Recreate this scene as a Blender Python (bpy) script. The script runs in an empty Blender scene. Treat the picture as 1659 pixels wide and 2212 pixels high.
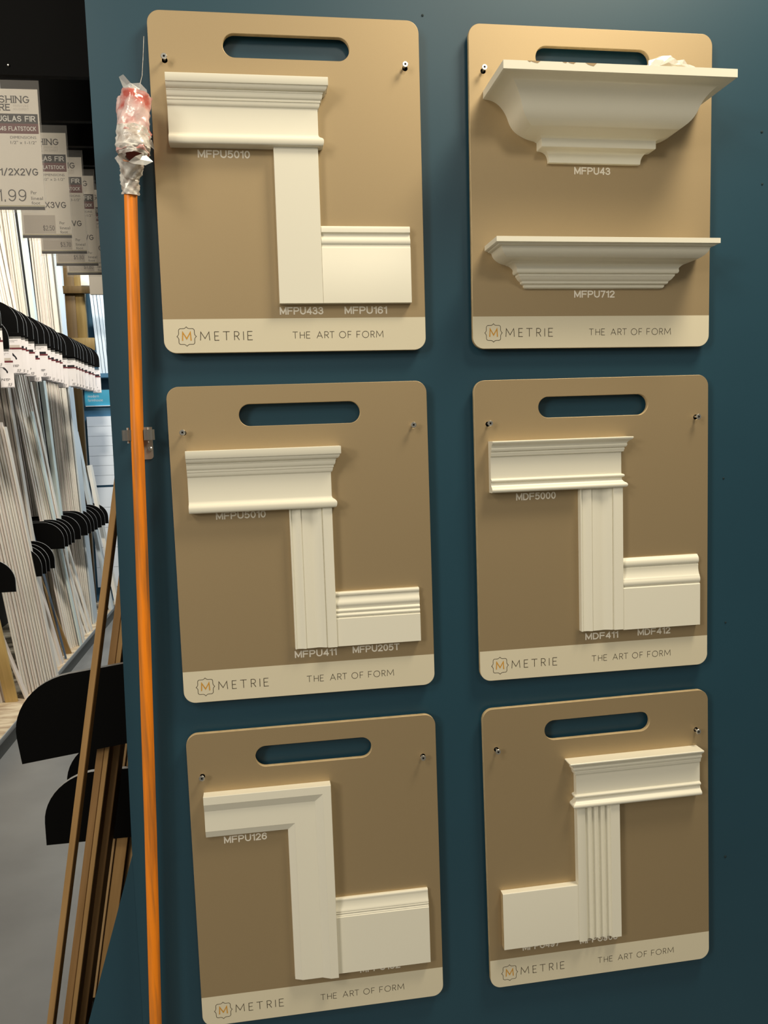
import bpy, bmesh, math, random
from mathutils import Matrix, Vector
random.seed(7)
S = bpy.context.scene
COL = S.collection
R = math.radians

# ------------------------------------------------------------------ camera
cam_d = bpy.data.cameras.new('camera')
cam = bpy.data.objects.new('camera', cam_d); COL.objects.link(cam)
cam_d.sensor_fit = 'HORIZONTAL'; cam_d.sensor_width = 36.0
cam_d.lens = 36.0 * 1790.0 / 1659.0
cam_d.clip_start = 0.02; cam_d.clip_end = 60
_r = Vector((0.98874, -0.14586, -0.03333)); _u = Vector((0.04697, 0.09107, 0.99474)); _f = Vector((0.14205, 0.98511, -0.0969))
m = Matrix.Identity(4)
for i in range(3):
    m[i][0], m[i][1], m[i][2] = _r[i], _u[i], -_f[i]
m.translation = Vector((-0.17049, -1.48037, 1.6))
cam.matrix_world = m
S.camera = cam

# ------------------------------------------------------------------ world, lights, exposure
S.view_settings.view_transform = 'Standard'; S.view_settings.look = 'None'
S.view_settings.exposure = 0.0; S.view_settings.gamma = 1.0; S.view_settings.use_curve_mapping = False
WORLD = 0.25
w = bpy.data.worlds.new('world'); S.world = w; w.use_nodes = True
bg = w.node_tree.nodes['Background']
# the store around: horizon brightened as crown fill, dim shelving, bright lamp-lit ceiling on top
_t = w.node_tree
_tc = _t.nodes.new('ShaderNodeTexCoord'); _sp = _t.nodes.new('ShaderNodeSeparateXYZ'); _mr = _t.nodes.new('ShaderNodeMapRange'); _cr = _t.nodes.new('ShaderNodeValToRGB')
_mr.inputs['From Min'].default_value = -0.2; _mr.inputs['From Max'].default_value = 1.0
_cr.color_ramp.elements[0].position = 0.12; _cr.color_ramp.elements[0].color = (.80, .75, .62, 1)
_cr.color_ramp.elements[1].position = 1.0; _cr.color_ramp.elements[1].color = (.55, .50, .42, 1)
for _p, _c in ((.24, (.30, .28, .24, 1)), (.40, (1.18, 1.16, 1.05, 1)), (.62, (1.05, 1.02, .92, 1))):
    _e = _cr.color_ramp.elements.new(_p); _e.color = _c
_t.links.new(_tc.outputs['Generated'], _sp.inputs[0]); _t.links.new(_sp.outputs['Z'], _mr.inputs['Value']); _t.links.new(_mr.outputs[0], _cr.inputs[0]); _t.links.new(_cr.outputs[0], bg.inputs[0])
bg.inputs[1].default_value = WORLD

def area_light(name, loc, target, size, power, col, size_y=None):
    d = bpy.data.lights.new(name, 'AREA'); o = bpy.data.objects.new(name, d); COL.objects.link(o)
    d.energy = power; d.color = col; d.size = size
    if size_y: d.shape = 'RECTANGLE'; d.size_y = size_y
    o.location = loc
    o.rotation_euler = (Vector(target) - Vector(loc)).to_track_quat('-Z', 'Y').to_euler()
    return o
area_light('ceiling_lamp_over_display', (1.10, -0.82, 3.6), (0.1, 0.0, 1.2), 0.6, 52, (1.0, 0.88, 0.66), 0.6)
area_light('fill_lamp_front_left', (-1.9, -2.2, 3.6), (-0.6, 0.5, 1.6), 0.8, 30, (1.0, 0.90, 0.74), 0.8)  # added frontal fill, brightens the near price tags and boards
area_light('fill_lamp_low_left', (-4.6, -4.4, 3.0), (0.2, 0.0, 1.9), 1.2, 112, (1.0, 0.93, 0.80), 1.2)  # added low side fill, lifts the crown undersides
area_light('fill_lamp_far_behind', (1.4, -6.0, 5.5), (0.2, -1.0, 1.0), 1.0, 45, (1.0, 0.91, 0.74), 1.0)  # added fill from behind the camera, brightens the crown mouldings
area_light('ceiling_lamp_over_aisle', (-0.95, 2.2, 4.9), (-1.5, 4.8, 1.0), 0.35, 190, (1.0, 0.94, 0.82), 0.35)
area_light('ceiling_lamp_far_aisle', (-0.6, 5.6, 4.4), (-1.6, 6.9, 1.5), 0.5, 105, (0.88, 0.95, 1.0), 0.5)

# ------------------------------------------------------------------ helpers
def mat(name, col, rough=0.5, spec=0.5, metal=0.0):
    M = bpy.data.materials.new(name); M.use_nodes = True
    b = M.node_tree.nodes['Principled BSDF']
    b.inputs['Base Color'].default_value = (*col, 1); b.inputs['Roughness'].default_value = rough
    b.inputs['Specular IOR Level'].default_value = spec; b.inputs['Metallic'].default_value = metal
    return M
def N(M, t, **kw):
    n = M.node_tree.nodes.new(t)
    for k, v in kw.items(): setattr(n, k, v)
    return n
def noise_mix(M, c1, c2, scale=(1, 1, 1), nscale=5.0, detail=4.0, lo=0.4, hi=0.6, bump=0.0, coord='Object'):
    """base colour mottled between c1 and c2 by noise; optional bump"""
    t = M.node_tree; b = t.nodes['Principled BSDF']
    tc = N(M, 'ShaderNodeTexCoord'); mp = N(M, 'ShaderNodeMapping'); nz = N(M, 'ShaderNodeTexNoise'); cr = N(M, 'ShaderNodeValToRGB')
    mp.inputs['Scale'].default_value = scale
    nz.inputs['Scale'].default_value = nscale; nz.inputs['Detail'].default_value = detail
    cr.color_ramp.elements[0].position = lo; cr.color_ramp.elements[1].position = hi
    cr.color_ramp.elements[0].color = (*c1, 1); cr.color_ramp.elements[1].color = (*c2, 1)
    t.links.new(tc.outputs[coord], mp.inputs['Vector']); t.links.new(mp.outputs[0], nz.inputs['Vector'])
    t.links.new(nz.outputs[0], cr.inputs[0]); t.links.new(cr.outputs[0], b.inputs['Base Color'])
    if bump:
        bp = N(M, 'ShaderNodeBump'); bp.inputs['Strength'].default_value = bump; bp.inputs['Distance'].default_value = 0.002
        t.links.new(nz.outputs[0], bp.inputs['Height']); t.links.new(bp.outputs[0], b.inputs['Normal'])
    return M

M_wall = noise_mix(mat('teal_wall_paint', (.013, .047, .066), 0.38, 0.58), (.013, .054, .083), (.015, .061, .093), nscale=2.2, lo=.3, hi=.7)
M_gusset = mat('teal_gusset_paint', (.016, .057, .086), 0.5, 0.4)
M_black = mat('black_melamine', (.0022, .0021, .002), 0.6, 0.08)
M_edge = mat('grey_edge_band', (.30, .29, .27), 0.5, 0.4)
M_trim = mat('ivory_trim_paint', (.82, .785, .655), 0.36, 0.5)
M_mdf = noise_mix(mat('raw_mdf_edge', (.55, .38, .17), 0.8, 0.2), (.46, .345, .185), (.54, .41, .23), nscale=60)
M_text = mat('silver_code_print', (.86, .80, .68), 0.5, 0.4)
M_brown = mat('dark_brown_print', (.06, .045, .025), 0.6, 0.3)
M_orange_print = mat('amber_print', (.62, .30, .03), 0.6, 0.3)
M_steel = mat('zinc_screw_steel', (.62, .60, .55), 0.3, 0.5, 0.9)
M_dark = mat('black_recess_shade', (.004, .004, .004), 0.8, 0.1)  # black standing for shade inside screw holes and head recesses
M_chip = mat('chipped_mdf', (.42, .30, .17), 0.8, 0.2)

M_board = mat('champagne_board', (.40, .28, .145), 0.48, 0.5, 0.55)
def _board_nodes():
    t = M_board.node_tree; b = t.nodes['Principled BSDF']
    tc = N(M_board, 'ShaderNodeTexCoord'); sp = N(M_board, 'ShaderNodeSeparateXYZ')
    lt = N(M_board, 'ShaderNodeMath', operation='LESS_THAN'); lt.inputs[1].default_value = -0.2230
    mx = N(M_board, 'ShaderNodeMix', data_type='RGBA')
    nz = N(M_board, 'ShaderNodeTexNoise'); nz.inputs['Scale'].default_value = 900; nz.inputs['Detail'].default_value = 1
    cr = N(M_board, 'ShaderNodeValToRGB')
    cr.color_ramp.elements[0].color = (.425, .318, .178, 1); cr.color_ramp.elements[1].color = (.465, .348, .198, 1)
    mx.inputs['B'].default_value = (.70, .635, .47, 1)
    L = t.links.new
    L(tc.outputs['Object'], sp.inputs[0]); L(sp.outputs['Z'], lt.inputs[0]); L(lt.outputs[0], mx.inputs['Factor'])
    L(tc.outputs['Object'], nz.inputs['Vector']); L(nz.outputs[0], cr.inputs[0]); L(cr.outputs[0], mx.inputs['A'])
    L(mx.outputs['Result'], b.inputs['Base Color'])
    mt = N(M_board, 'ShaderNodeMath', operation='MULTIPLY_ADD'); mt.inputs[1].default_value = -0.55; mt.inputs[2].default_value = 0.55
    L(lt.outputs[0], mt.inputs[0]); L(mt.outputs[0], b.inputs['Metallic'])
_board_nodes()

def tag(o, label=None, cat=None, group=None, kind=None):
    if label: o['label'] = label
    if cat: o['category'] = cat
    if group: o['group'] = group
    if kind: o['kind'] = kind
    return o
def empty(name, loc=(0, 0, 0), rot=(0, 0, 0), **k):
    o = bpy.data.objects.new(name, None); COL.objects.link(o); o.location = loc; o.rotation_euler = rot
    o.empty_display_size = 0.05
    return tag(o, **k)
def mesh_obj(name, me, mats, parent=None, smooth=None, **k):
    o = bpy.data.objects.new(name, me); COL.objects.link(o)
    for mm in (mats if isinstance(mats, (list, tuple)) else [mats]): me.materials.append(mm)
    if smooth is not None:
        for p in me.polygons: p.use_smooth = True
        me.set_sharp_from_angle(angle=R(smooth))
    if parent: o.parent = parent
    return tag(o, **k)
def from_data(name, V, F, mats, parent=None, smooth=None, fm=None, **k):
    me = bpy.data.meshes.new(name); me.from_pydata([tuple(v) for v in V], [], F)
    bm = bmesh.new(); bm.from_mesh(me); bmesh.ops.recalc_face_normals(bm, faces=bm.faces); bm.to_mesh(me); bm.free()
    if fm:
        for i, p in enumerate(me.polygons): p.material_index = fm[i]
    return mesh_obj(name, me, mats, parent, smooth, **k)
def bm_obj(name, bm, mats, parent=None, smooth=None, **k):
    bmesh.ops.recalc_face_normals(bm, faces=bm.faces)
    me = bpy.data.meshes.new(name); bm.to_mesh(me); bm.free()
    return mesh_obj(name, me, mats, parent, smooth, **k)
def box_bm(bm, lo, hi, bev=0.0, matrix=None):
    vs = [bm.verts.new((x, y, z)) for x in (lo[0], hi[0]) for y in (lo[1], hi[1]) for z in (lo[2], hi[2])]
    fs = [(0, 1, 3, 2), (4, 6, 7, 5), (0, 4, 5, 1), (2, 3, 7, 6), (0, 2, 6, 4), (1, 5, 7, 3)]
    ff = [bm.faces.new([vs[i] for i in f]) for f in fs]
    if bev:
        es = list({e for f in ff for e in f.edges})
        r = bmesh.ops.bevel(bm, geom=es, offset=bev, segments=2, affect='EDGES', profile=0.5)
        vs = list({v for f in r['faces'] for v in f.verts} | {v for v in vs if v.is_valid})
    if matrix is not None: bmesh.ops.transform(bm, matrix=matrix, verts=vs)
    return vs
def box(name, lo, hi, mats, parent=None, bev=0.0, **k):
    bm = bmesh.new(); box_bm(bm, lo, hi, bev)
    return bm_obj(name, bm, mats, parent, 40 if bev else None, **k)
def tube_bm(bm, pts, rad, seg=16, cap=True):
    """round tube through pts; rad number or list"""
    rings = []
    n = len(pts); pts = [Vector(p) for p in pts]
    rad = rad if isinstance(rad, (list, tuple)) else [rad] * n
    ref = Vector((0, 1, 0.123)).normalized()
    for i in range(n):
        d = (pts[min(i + 1, n - 1)] - pts[max(i - 1, 0)]).normalized()
        a = d.cross(ref).normalized(); b = d.cross(a)
        rings.append([bm.verts.new(pts[i] + (a * math.cos(2 * math.pi * j / seg) + b * math.sin(2 * math.pi * j / seg)) * rad[i]) for j in range(seg)])
    for i in range(n - 1):
        for j in range(seg):
            bm.faces.new((rings[i][j], rings[i][(j + 1) % seg], rings[i + 1][(j + 1) % seg], rings[i + 1][j]))
    if cap: bm.faces.new(rings[0]); bm.faces.new(rings[-1][::-1])
    return rings
# wall-board local frame: u right, v up, d towards the viewer, all in mm
def P(u, v, d): return (u / 1000.0, -d / 1000.0, v / 1000.0)

def convert_curve(cu, name, mats, parent):
    tmp = bpy.data.objects.new('tmp', cu); COL.objects.link(tmp)
    bpy.context.view_layer.update()
    dg = bpy.context.evaluated_depsgraph_get()
    me = bpy.data.meshes.new_from_object(tmp.evaluated_get(dg)); me.name = name
    bpy.data.objects.remove(tmp); bpy.data.curves.remove(cu)
    me.materials.clear()
    return me
def text_flat(name, s, mat_, parent, u0, u1, v0, v1, d, bold=0.0, shear=0.0, sx=1.0):
    """flat lettering fitted to the rectangle u0..u1 x v0..v1 (mm) on the plane d"""
    cu = bpy.data.curves.new(name, 'FONT'); cu.body = s; cu.size = 1.0; cu.offset = bold; cu.shear = shear; cu.resolution_u = 3
    cu.extrude = 0.0; cu.space_character = sx
    me = convert_curve(cu, name, mat_, parent)
    xs = [v.co.x for v in me.vertices]; ys = [v.co.y for v in me.vertices]
    a, b, c_, e = min(xs), max(xs), min(ys), max(ys)
    for v in me.vertices:
        x = u0 + (v.co.x - a) / (b - a) * (u1 - u0); y = v0 + (v.co.y - c_) / (e - c_) * (v1 - v0)
        v.co = P(x, y, d)
    return mesh_obj(name, me, mat_, parent)

def stroke(V, F, pts, wd, d, closed=False):
    """ribbon of width wd along pts (u,v in mm) on plane d"""
    n = len(pts); base = len(V)
    for i in range(n):
        p = Vector(pts[i])
        if closed: a, b = Vector(pts[i - 1]), Vector(pts[(i + 1) % n])
        else: a, b = Vector(pts[max(i - 1, 0)]), Vector(pts[min(i + 1, n - 1)])
        t1 = (p - a).normalized() if (p - a).length > 1e-9 else (b - p).normalized()
        t2 = (b - p).normalized() if (b - p).length > 1e-9 else t1
        t = (t1 + t2)
        t = t.normalized() if t.length > 1e-6 else t2
        nn = Vector((-t.y, t.x)); k = 1.0 / max(0.35, nn.dot(Vector((-t2.y, t2.x))))
        q = nn * (wd / 2 * k)
        V.append(P(p.x + q.x, p.y + q.y, d)); V.append(P(p.x - q.x, p.y - q.y, d))
    for i in range(n if closed else n - 1):
        j = (i + 1) % n
        F.append((base + 2 * i, base + 2 * i + 1, base + 2 * j + 1, base + 2 * j))
def arc(cx, cy, rx, ry, a0, a1, n=14):
    return [(cx + rx * math.cos(R(a0 + (a1 - a0) * i / n)), cy + ry * math.sin(R(a0 + (a1 - a0) * i / n))) for i in range(n + 1)]
GLY = {
 'M': (1.0, [[(0, 0), (.06, 1), (.5, .22), (.94, 1), (1, 0)]]), 'E': (1.0, [[(1, 1), (0, 1), (0, 0), (1, 0)], [(0, .52), (.85, .52)]]),
 'T': (1.0, [[(0, 1), (1, 1)], [(.5, 1), (.5, 0)]]), 'I': (0.0, [[(0, 0), (0, 1)]]),
 'R': (1.0, [[(0, 0), (0, 1), (.5, 1)] + arc(.5, .74, .45, .26, 90, -90)[1:] + [(0, .48)], [(.45, .48), (1, 0)]]),
 'H': (1.0, [[(0, 0), (0, 1)], [(1, 0), (1, 1)], [(0, .5), (1, .5)]]), 'A': (1.0, [[(0, 0), (.5, 1), (1, 0)], [(.18, .34), (.82, .34)]]),
 'O': (1.0, [arc(.5, .5, .5, .5, 90, 450, 28)]), 'F': (1.0, [[(1, 1), (0, 1), (0, 0)], [(0, .5), (.85, .5)]]),
}
BOLD = {  # glyph: (width relative to cap height, strokes in a 0..1 box)
 'M': (.76, [[(0, 0), (0, 1), (.5, .12), (1, 1), (1, 0)]]), 'F': (.58, [[(1, 1), (0, 1), (0, 0)], [(0, .5), (.88, .5)]]),
 'P': (.62, [[(0, 0), (0, 1), (.55, 1)] + arc(.55, .73, .45, .27, 90, -90)[1:] + [(0, .46)]]), 'U': (.64, [[(0, 1), (0, .38)] + arc(.5, .38, .5, .38, 180, 360)[1:] + [(1, 1)]]),
 'D': (.66, [[(0, 0), (0, 1), (.4, 1)] + arc(.4, .5, .6, .5, 90, -90, 18)[1:] + [(0, 0)]]), 'T': (.62, [[(0, 1), (1, 1)], [(.5, 1), (.5, 0)]]),
 '0': (.52, [arc(.5, .5, .5, .5, 90, 450, 28)]), '1': (.24, [[(0, .82), (.9, .86)], [(1, 1), (1, 0)]]),
 '2': (.52, [arc(.5, .72, .5, .28, 165, -25, 14) + [(.06, .06), (0, 0), (1, 0)]]), '3': (.52, [arc(.48, .76, .44, .24, 165, -95, 16), arc(.48, .27, .52, .27, 95, -165, 18)]),
 '4': (.55, [[(.78, 0), (.78, 1), (0, .26), (1, .26)]]), '5': (.52, [[(.92, 1), (.14, 1), (.06, .50)], arc(.45, .33, .55, .33, 128, -142, 20)]),
 '6': (.52, [arc(.56, .52, .56, .48, 42, 180, 12) + [(0, .33)], arc(.5, .31, .5, .31, 90, 450, 26)]), '7': (.50, [[(0, 1), (1, 1), (.32, 0)]]),
 '8': (.52, [arc(.5, .76, .43, .24, -90, 270, 22), arc(.5, .26, .5, .26, 90, 450, 22)]), '9': (.52, [[(1, .67)] + arc(.44, .48, .56, .48, 0, -138, 12), arc(.5, .69, .5, .31, 90, 450, 26)]),
}
for ch, wd_ in (('A', .68), ('E', .56), ('H', .64), ('I', .0), ('O', .74), ('R', .64)): BOLD[ch] = (wd_, GLY[ch][1])
BOLD.update({
 'C': (.66, [arc(.52, .5, .52, .5, 45, 315, 24)]), 'G': (.68, [arc(.52, .5, .52, .5, 45, 330, 24) + [(1, .46), (.6, .46)]]), 'K': (.62, [[(0, 0), (0, 1)], [(.95, 1), (0, .42)], [(.3, .6), (1, 0)]]),
 'L': (.52, [[(0, 1), (0, 0), (1, 0)]]), 'N': (.66, [[(0, 0), (0, 1), (1, 0), (1, 1)]]), 'S': (.58, [arc(.5, .74, .48, .26, 30, 250, 16) + arc(.5, .26, .5, .26, 75, -160, 18)]),
 'V': (.66, [[(0, 1), (.5, 0), (1, 1)]]), 'X': (.62, [[(0, 0), (1, 1)], [(0, 1), (1, 0)]]), '/': (.42, [[(0, -.08), (1, 1.05)]]), '.': (.04, [[(0, -.05), (0, .07)]]),
 '$': (.54, [arc(.5, .74, .48, .24, 30, 250, 16) + arc(.5, .27, .5, .25, 75, -160, 18), [(.5, 1.12), (.5, -.12)]]), ' ': (.28, []), '-': (.3, [[(0, .42), (1, .42)]]),
 '"': (.2, [[(0, 1), (0, .7)], [(1, 1), (1, .7)]]), 'x': (.45, [[(0, 0), (1, .65)], [(0, .65), (1, 0)]]),
})
def bold_word(name, s, mat_, parent, u0, u1, v0, v1, d, wd, gap=.27):
    tot = sum(BOLD[c][0] for c in s) + gap * (len(s) - 1); H = v1 - v0 - wd
    kk = (u1 - u0 - wd) / tot; x = u0 + wd / 2; V, F = [], []
    g_ = gap * kk
    for ch in s:
        g, st = BOLD[ch]
        n = 0
        for pl in st:
            pts = [Vector((x + a * g * kk, v0 + wd / 2 + b * H)) for a, b in pl]
            runs = [[pts[0]]]
            for i in range(1, len(pts) - 1):            # cut the stroke at sharp corners and square the ends
                runs[-1].append(pts[i])
                t1, t2 = (pts[i] - pts[i - 1]), (pts[i + 1] - pts[i])
                if t1.angle(t2, 0) > R(48): runs.append([pts[i]])
            runs[-1].append(pts[-1])
            for r_ in runs:
                e0, e1 = (r_[0] - r_[1]).normalized(), (r_[-1] - r_[-2]).normalized()
                r2 = [r_[0] + e0 * wd * .48] + r_[1:-1] + [r_[-1] + e1 * wd * .48]
                if (r_[0] - r_[-1]).length < 1e-6: r2 = r_
                stroke(V, F, [(p.x, p.y) for p in r2], wd, d + .015 * n); n += 1
        x += (g + gap) * kk
    return from_data(name, V, F, mat_, parent)
def thin_word(name, mat_, parent, items, v0, v1, d, wd):
    V, F = [], []
    for ch, a, b in items:
        for k, pl in enumerate(GLY[ch][1]):
            stroke(V, F, [(a + (b - a) * x, v0 + (v1 - v0) * y) for x, y in pl], wd, d + 0.01 * k)
    return from_data(name, V, F, mat_, parent)

# ------------------------------------------------------------------ setting
M_floor = mat('polished_concrete', (.27, .265, .25), 0.35, 0.5)
noise_mix(M_floor, (.155, .152, .145), (.225, .222, .21), nscale=1.6, detail=7, lo=.35, hi=.68)
box('floor', (-14, -14, -0.05), (14, 14, 0.0), M_floor, kind='structure')

# the teal end panel: a board wall whose lower left corner steps outward with the rack foot
def prism_xz(name, poly, y0, y1, mats, parent=None, **k):
    n = len(poly); V = [(x, y0, z) for x, z in poly] + [(x, y1, z) for x, z in poly]
    F = [tuple(range(n)), tuple(range(2 * n - 1, n - 1, -1))] + [(i, (i + 1) % n, n + (i + 1) % n, n + i) for i in range(n)]
    return from_data(name, V, F, mats, parent, **k)
wall = prism_xz('wall_back', [(-.424, 3.1), (2.4, 3.1), (2.4, 0), (-.4405, 0), (-.439, .853), (-.427, 1.56)], .018, .036, M_wall, kind='structure')
prism_xz('trim_1', [(-.4392, .846), (-.4408, 0.0), (-.698, 0.0), (-.537, .531)], .0185, .0365, M_gusset, kind='structure')
M_nail = mat('old_nail_hole', (.02, .035, .04), 0.7, 0.2)
for x, z, r in [(.143, 2.322, 2.2), (.788, 2.137, 2.4), (.79, 2.042, 2.0), (.715, 1.487, 1.8), (.721, 1.201, 1.8), (.724, .715, 2.6)]:
    bm = bmesh.new(); tube_bm(bm, [(x, .0181, z), (x, .0172, z), (x, .0166, z)], [r / 1000, r / 1000, r / 2500], 10)
    bm_obj('nail_hole', bm, M_nail, wall, 40)

# ------------------------------------------------------------------ display boards
def board_mesh():
    """rounded board with the slotted hand hole and two screw holes, champagne face and raw edges"""
    cu = bpy.data.curves.new('panel', 'CURVE'); cu.dimensions = '2D'; cu.fill_mode = 'BOTH'
    bv = 0.0006; T = 0.0095
    def loop(pts):
        s = cu.splines.new('POLY'); s.points.add(len(pts) - 1); s.use_cyclic_u = True
        for p, q in zip(s.points, pts): p.co = (q[0] / 1000, q[1] / 1000, 0, 1)
    W, H, r = 228.5, 280.5, 21.0
    pts = []
    for cx, cy, a in ((W - r, H - r, 0), (-W + r, H - r, 90), (-W + r, -H + r, 180), (W - r, -H + r, 270)):
        pts += [(cx + r * math.cos(R(a + 9 * i)), cy + r * math.sin(R(a + 9 * i))) for i in range(11)]
    loop(pts)
    pts = [(87.6 + 19.3 * math.cos(R(-90 + 10 * i)), 228.4 + 19.3 * math.sin(R(-90 + 10 * i))) for i in range(19)]
    pts += [(-87.6 + 19.3 * math.cos(R(90 + 10 * i)), 228.4 + 19.3 * math.sin(R(90 + 10 * i))) for i in range(19)]
    loop(pts[::-1])
    for sx in (-203, 203): loop([(sx + 4.6 * math.cos(R(-20 * i)), 201 + 4.6 * math.sin(R(-20 * i))) for i in range(18)])
    cu.extrude = T / 2 - bv; cu.bevel_depth = bv; cu.bevel_resolution = 1; cu.offset = -bv
    me = convert_curve(cu, 'panel', None, None)
    me.transform(Matrix(((1, 0, 0, 0), (0, 0, -1, T / 2), (0, 1, 0, 0), (0, 0, 0, 1))))   # face at y=0, back at y=+T
    me.materials.append(M_board); me.materials.append(M_mdf)
    for p in me.polygons:
        p.material_index = 0 if p.normal.y < -0.75 else 1
    return me
BOARD_ME = board_mesh()

def logo(parent):
    V, F = [], []
    cx, cy = -190.0, -252.3
    a = b = 13.3; r = 3.4        # rounded square whose four sides rise to a small ogee point
    q = [(0, b + 3.1), (1.1, b + 1.9), (2.6, b + .75), (4.2, b + .1), (6.0, b), (a - r, b)] + [(a - r + r * math.cos(R(t)), b - r + r * math.sin(R(t))) for t in (70, 45, 20)] + [(a, b - r), (a, 6.0), (a + .1, 4.2), (a + .75, 2.6), (a + 1.9, 1.1)]
    pts = q + [(y, -x) for x, y in q] + [(-x, -y) for x, y in q] + [(-y, x) for x, y in q]
    stroke(V, F, [(cx + x, cy + y) for x, y in pts], .85, .25, closed=True)
    from_data('emblem_outline', V, F, M_brown, parent)
    V, F = [], []
    stroke(V, F, [(cx - 7.2, cy - 7.0), (cx - 6.4, cy + 7.0), (cx, cy - 3.8), (cx + 6.4, cy + 7.0), (cx + 7.2, cy - 7.0)], 1.9, .25)
    from_data('emblem_letter', V, F, M_orange_print, parent)

def strip_print(parent):
    logo(parent)
    k = 89.0 / 293.0
    M0 = -167.0
    it = [('M', 350, 402), ('E', 430, 455), ('T', 477, 515), ('R', 541, 568), ('I', 592, 592), ('E', 616, 643)]
    thin_word('brand_lettering', M_brown, parent, [(c, M0 + (a - 350) * k, M0 + (b - 350) * k) for c, a, b in it], -259.3, -244.8, .25, 1.05)
    k = 160.0 / 503.0
    it = [('T', 865, 893), ('H', 906, 930), ('E', 941, 961), ('A', 998, 1029), ('R', 1041, 1063), ('T', 1069, 1095), ('O', 1123, 1158), ('F', 1171, 1190), ('F', 1220, 1240), ('O', 1251, 1287), ('R', 1299, 1319), ('M', 1330, 1368)]
    thin_word('slogan_lettering', M_brown, parent, [(c, -8.5 + (a - 865) * k, -8.5 + (b - 865) * k) for c, a, b in it], -257.8, -246.6, .25, .85)

def board(pos, ang, label):
    e = empty('display_board', (pos[0], 0, pos[1]), (0, -ang, 0), label=label, cat='sample board', group='moulding sample boards on the teal wall')
    o = bpy.data.objects.new('panel', BOARD_ME); COL.objects.link(o); o.parent = e
    for sx in (-203, 203):
        bm = bmesh.new(); rr = tube_bm(bm, [P(sx, 201, -.4), P(sx, 201, -9.3)], .0045, 18, cap=False); bm.faces.new(rr[-1])
        bm_obj('hole_shade_cup', bm, M_dark, e)  # added black cup, painted shade inside the screw hole
    strip_print(e)
    return e
def code(parent, s, u0, u1, vmid=51.5, h=12.8):
    return bold_word('code_lettering', s, M_text, parent, u0, u1, vmid - h / 2, vmid + h / 2, .25, 2.3)

def arcs(pts, n=6):
    """densify a profile: entries are (v,d) points or ('c', v, d, bulge) quadratic through a control point"""
    out = []
    i = 0
    while i < len(pts):
        p = pts[i]
        if p[0] == 'c':
            a = out[-1]; c_ = (p[1], p[2]); b = pts[i + 1]
            for k in range(1, n + 1):
                t = k / n
                out.append(tuple((1 - t) ** 2 * a[q] + 2 * t * (1 - t) * c_[q] + t * t * b[q] for q in (0, 1)))
            i += 2
        else:
            out.append(p); i += 1
    return out
def header(name, parent, prof, u0, u1, dref, ret0=False, ret1=True, mats=None, raw_end=False, smooth=35):
    """horizontal moulding: profile (v,d) from top to bottom, extruded u0..u1; ret = mitred return back to the board"""
    prof = arcs(prof); n = len(prof); V, F, fm = [], [], []
    def ring(fn): 
        b = len(V); V.extend(P(*fn(v, d)) for v, d in prof); return b
    rings = []
    if ret0: rings.append(ring(lambda v, d: (u0 - (d - dref), v, 0))); rings.append(ring(lambda v, d: (u0 - (d - dref), v, d)))
    else: rings.append(ring(lambda v, d: (u0, v, d)))
    if ret1: rings.append(ring(lambda v, d: (u1 + (d - dref), v, d))); rings.append(ring(lambda v, d: (u1 + (d - dref), v, 0)))
    else: rings.append(ring(lambda v, d: (u1, v, d)))
    for a, b in zip(rings, rings[1:]):
        for i in range(n - 1): F.append((a + i, a + i + 1, b + i + 1, b + i)); fm.append(0)
    def cap(i):       # top or bottom polygon
        idx = [r + i for r in rings]
        v, d = prof[i]; extra = []
        if not ret1: extra.append(len(V)); V.append(P(u1, v, 0))
        if not ret0: extra.append(len(V)); V.append(P(u0, v, 0))
        F.append(tuple(idx + extra)); fm.append(0); return extra
    top = cap(0); bot = cap(n - 1)
    if not ret0:
        F.append(tuple([rings[0] + i for i in range(n)] + [bot[-1], top[-1]])); fm.append(1 if raw_end else 0)
    if not ret1:
        F.append(tuple([rings[-1] + i for i in range(n)] + [bot[0], top[0]])); fm.append(1 if raw_end else 0)
    return from_data(name, V, F, [M_trim, M_mdf], parent, smooth, fm)
def casing(name, parent, prof, u0, vt, vb, smooth=35):
    """vertical moulding: profile (offset from u0, d) extruded from vt down to vb"""
    prof = arcs(prof); prof = [(prof[0][0], 0)] + prof + [(prof[-1][0], 0)]
    n = len(prof)
    V = [P(u0 + s, vt, d) for s, d in prof] + [P(u0 + s, vb, d) for s, d in prof]
    F = [(i, i + 1, n + i + 1, n + i) for i in range(n - 1)] + [tuple(range(n)), tuple(range(2 * n - 1, n - 1, -1))]
    return from_data(name, V, F, M_trim, parent, smooth)

# header profiles (v from board centre, d)
H5010 = [(169.6, 0), (169.6, 31), ('c', 169.6, 32), (168.6, 32), (157, 32), (156, 31.4), (155.6, 30), ('c', 149, 29), (147.5, 23.5), (145.8, 23.5), (145, 22.5), ('c', 137, 22), (136.2, 19.2), (132.6, 19), (132, 17.8), ('c', 125, 17.5), (123.6, 14.2), (122, 14),
         (82, 14), ('c', 77.5, 14.5), (76, 18), ('c', 74, 22.2), (70, 22.6), ('c', 62, 22.6), (61.2, 19), (60.6, 16), (60.6, 0)]
H5000 = [(169.6, 0), (169.6, 29), (168.8, 30), ('c', 166, 30.5), (163.5, 26), ('c', 160.8, 21.5), (157.6, 21), (157, 20.6), ('c', 156, 22), (153, 20.8), (151, 19.6), (150.2, 16.6), ('c', 149, 18.6), (146, 17.2), (142.4, 16.4), (141.2, 13.2), (140, 13),
         (101.5, 13), (100.8, 14), ('c', 100.2, 17.6), (97.5, 17.6), ('c', 95, 17.4), (94.6, 14.6), (93, 13.4), ('c', 87.5, 13.5), (84.5, 19.5), ('c', 82.4, 22.6), (79.4, 22), ('c', 75.8, 21.2), (75.4, 17), (75.2, 0)]
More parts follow.
